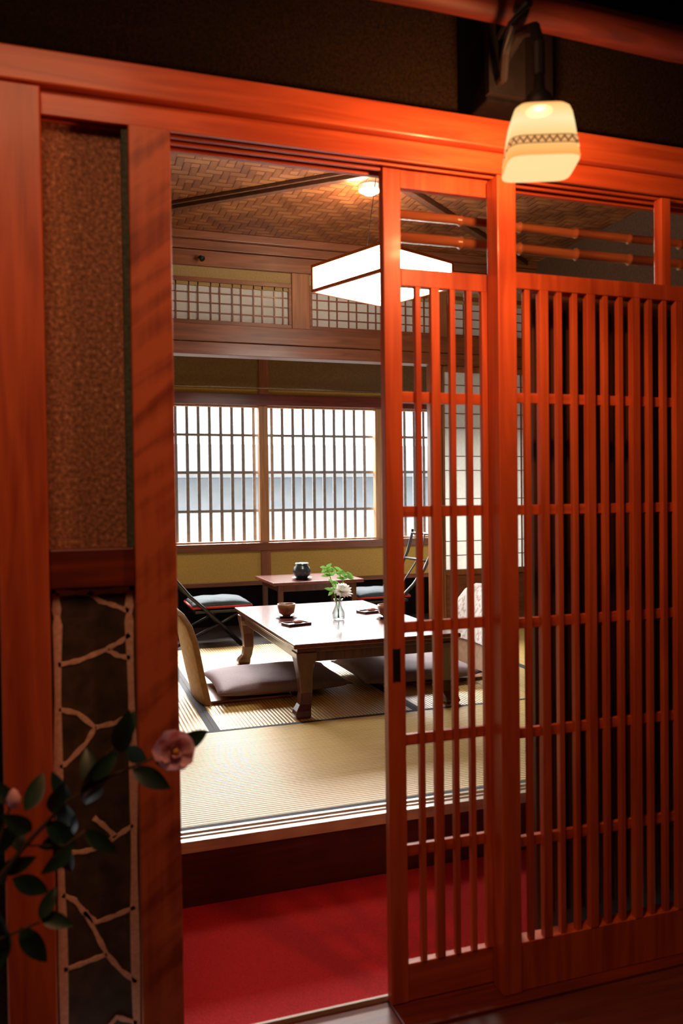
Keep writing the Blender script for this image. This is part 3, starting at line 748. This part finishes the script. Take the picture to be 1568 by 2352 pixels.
# ------------------------------------------------------------------ camellia
PO = (-.33, 1.32, FZ)
cp = root('camellia_plant', PO, 'camellia shrub with dark leaves and pink flower in a pot', 'plant')
MB().lathe((PO[0], PO[1], FZ), [(.07, 0), (.08, .01), (.10, .17), (.105, .19), (.095, .19), (.09, .16), (.001, .16)]).done('pot', M_jar, PO, cp, smooth=True)
m = MB()
m.tube([(-.33, 1.32, .1), (-.31, 1.33, .3), (-.24, 1.34, .42), (-.14, 1.35, .53), (-.07, 1.36, .61), (-.01, 1.37, .665), (.06, 1.37, .70), (.12, 1.37, .718), (.163, 1.372, .735)], [.009, .008, .007, .005, .004, .003, .0025, .002, .002], 8)
m.tube([(-.14, 1.35, .53), (-.11, 1.35, .62), (-.085, 1.355, .69)], .002, 8)
m.tube([(-.24, 1.34, .42), (-.14, 1.34, .47), (-.05, 1.35, .49)], .002, 8)
m.tube([(-.07, 1.36, .61), (-.01, 1.36, .60), (.02, 1.36, .62)], .002, 8)
m.tube([(.02, 1.37, .685), (.05, 1.37, .73), (.08, 1.365, .76)], .002, 8)
m.done('branch', M_stem, PO, cp, smooth=True)
m = MB()
LV = [((.075,.74),(.15,.9),.075),((.08,.76),(.3,.6),.05),((.05,.735),(-.35,-.9),.085),((.04,.70),(-.2,-.8),.07),((.095,.71),(.8,-.4),.07),((.12,.72),(-.4,.1),.06),
 ((.165,.735),(1,.25),.065),((.13,.72),(.9,-.1),.055),((-.07,.66),(.5,.8),.065),((-.06,.63),(-.6,.6),.06),((-.04,.64),(.5,-.5),.07),((-.01,.665),(.1,-.9),.075),((.02,.62),(.7,-.5),.06),
 ((.0,.6),(-.6,-.4),.06),((-.09,.56),(.5,-.3),.065),((-.10,.55),(-.4,.6),.07),((-.12,.53),(.2,-.9),.08),((-.05,.49),(.8,-.2),.055),((-.08,.48),(.5,-.7),.07),((-.1,.48),(-.3,-.8),.07),((-.05,.49),(.4,.7),.05),
 ((.03,.69),(-.1,1),.06),((-.085,.68),(-.6,.5),.06),((-.13,.6),(.6,.5),.07),((-.14,.52),(-.2,.9),.07),((.0,.665),(-.5,.6),.06),
 ((-.03,.655),(.3,.9),.06),((-.05,.60),(.7,.2),.06),((-.02,.61),(.2,-.9),.07),((-.11,.57),(.9,.3),.06),((-.08,.6),(-.2,1),.06),((.03,.70),(.6,.6),.06)]
for (x, z), (dx, dz), Ln in LV:
    yy = 1.365+random.uniform(-.015, .01)
    m.leaf((x, yy, z), (dx, random.uniform(-.6, .5), dz), (random.uniform(-.6, .6), -1, random.uniform(-.2, .8)), Ln*1.0, Ln*.46)
m.done('leaves', M_leaf, PO, cp, smooth=True)
m = MB()
FC = Vector((.163, 1.36, .737))
for el, n, Ln, W, off in [(.0, 6, .040, .036, 0), (.45, 5, .036, .030, .6), (.95, 3, .024, .022, .2)]:
    for q in range(n):
        a = q*2*math.pi/n+off+random.uniform(-.15, .15); ee = el+random.uniform(-.15, .15)
        m.petal(FC, (math.cos(a)*math.cos(ee), -math.sin(ee)-.1, math.sin(a)*math.cos(ee)), (0, -1, .1), Ln*random.uniform(.85, 1.1), W)
m.done('flower', M_pink, PO, cp, smooth=True)
MB().lathe((FC.x, FC.y-.014, FC.z-.006), [(.002, 0), (.006, .004), (.006, .008), (.002, .012)], 10).done('stamens', M_yel, PO, cp, smooth=True)
MB().lathe((-.085, 1.355, .685), [(.001, -.014), (.009, -.006), (.011, .003), (.006, .014), (.001, .018)], 12).done('bud', M_pink, PO, cp, smooth=True)

# ------------------------------------------------------------------ outside
MB().box(-8, 16, 6.72, 30, -.6, -.5).done('ground', M_ground, (2, 10, -.6), label='pale gravel yard outside the windows', cat='ground', structure=True)
HO = (3, 13, -.5)
hs = root('neighbouring_house', HO, 'blue-grey house with grey tiled roof seen through the windows', 'house')
MB().box(-6, 12, 12, 15, .95, 1.5).done('house_wall', M_hwall, HO, hs)
MB().box(-6, 12, 11.98, 15, -.5, .95).done('lower_wall', M_hlow, HO, hs)
MB().loft([[(-6.4, 11.3, 1.44), (-6.4, 11.3, 1.50), (-6.4, 13.5, 2.05), (-6.4, 13.5, 1.45)], [(12.4, 11.3, 1.44), (12.4, 11.3, 1.50), (12.4, 13.5, 2.05), (12.4, 13.5, 1.45)]]).done('roof', M_roof, HO, hs)

# ------------------------------------------------------------------ lights
def light(name, typ, loc, energy, color, size=.1, rot=None, size_y=None):
    l = bpy.data.lights.new(name, typ); l.energy = energy; l.color = color
    if typ == 'AREA':
        l.size = size
        if size_y: l.shape = 'RECTANGLE'; l.size_y = size_y
    else: l.shadow_soft_size = size
    o = bpy.data.objects.new(name, l); COL.objects.link(o); o.location = loc
    if rot: o.rotation_euler = rot
    return o
light('entrance_lamp_light', 'POINT', (WO[0], WO[1], WO[2]+.05), 290, (1, .48, .26), .025)
light('passage_fill_light', 'AREA', (-.1, .7, 2.5), 12, (1, .47, .24), .6, (math.radians(30), 0, 0))  # added unseen warm fill to brighten the facade, not an actual ceiling fixture
light('daylight', 'AREA', (1.9, 9.5, 3.4), 2700, (1, .97, .93), 5, (math.radians(-68), 0, 0), 1.8)
light('downlight_spot', 'POINT', (1.60, 4.36, 2.78), 10, (1, .58, .28), .05)
w = bpy.data.worlds.new('World'); scene.world = w; w.use_nodes = True
bg = w.node_tree.nodes['Background']; bg.inputs[0].default_value = (.96, .98, 1, 1); bg.inputs[1].default_value = 5.3

# ------------------------------------------------------------------ camera
cd = bpy.data.cameras.new('Camera'); cam = bpy.data.objects.new('Camera', cd); COL.objects.link(cam)
cd.sensor_fit = 'VERTICAL'; cd.sensor_height = 36; cd.lens = 1869/2352*36; cd.clip_start = .02
yw = math.radians(18.7); p = math.radians(1.07); th = .0125
F = Vector((math.sin(yw)*math.cos(p), math.cos(yw)*math.cos(p), -math.sin(p)))
R0 = Vector((math.cos(yw), -math.sin(yw), 0)); U0 = R0.cross(F)
Rr = R0*math.cos(th)-U0*math.sin(th); U = R0*math.sin(th)+U0*math.cos(th)
M = Matrix((Rr, U, -F)).transposed().to_4x4(); M.translation = Vector((0, 0, 1.15))
cam.matrix_world = M
cd.dof.use_dof = True; cd.dof.focus_distance = 4.0; cd.dof.aperture_fstop = 3.2
scene.camera = cam
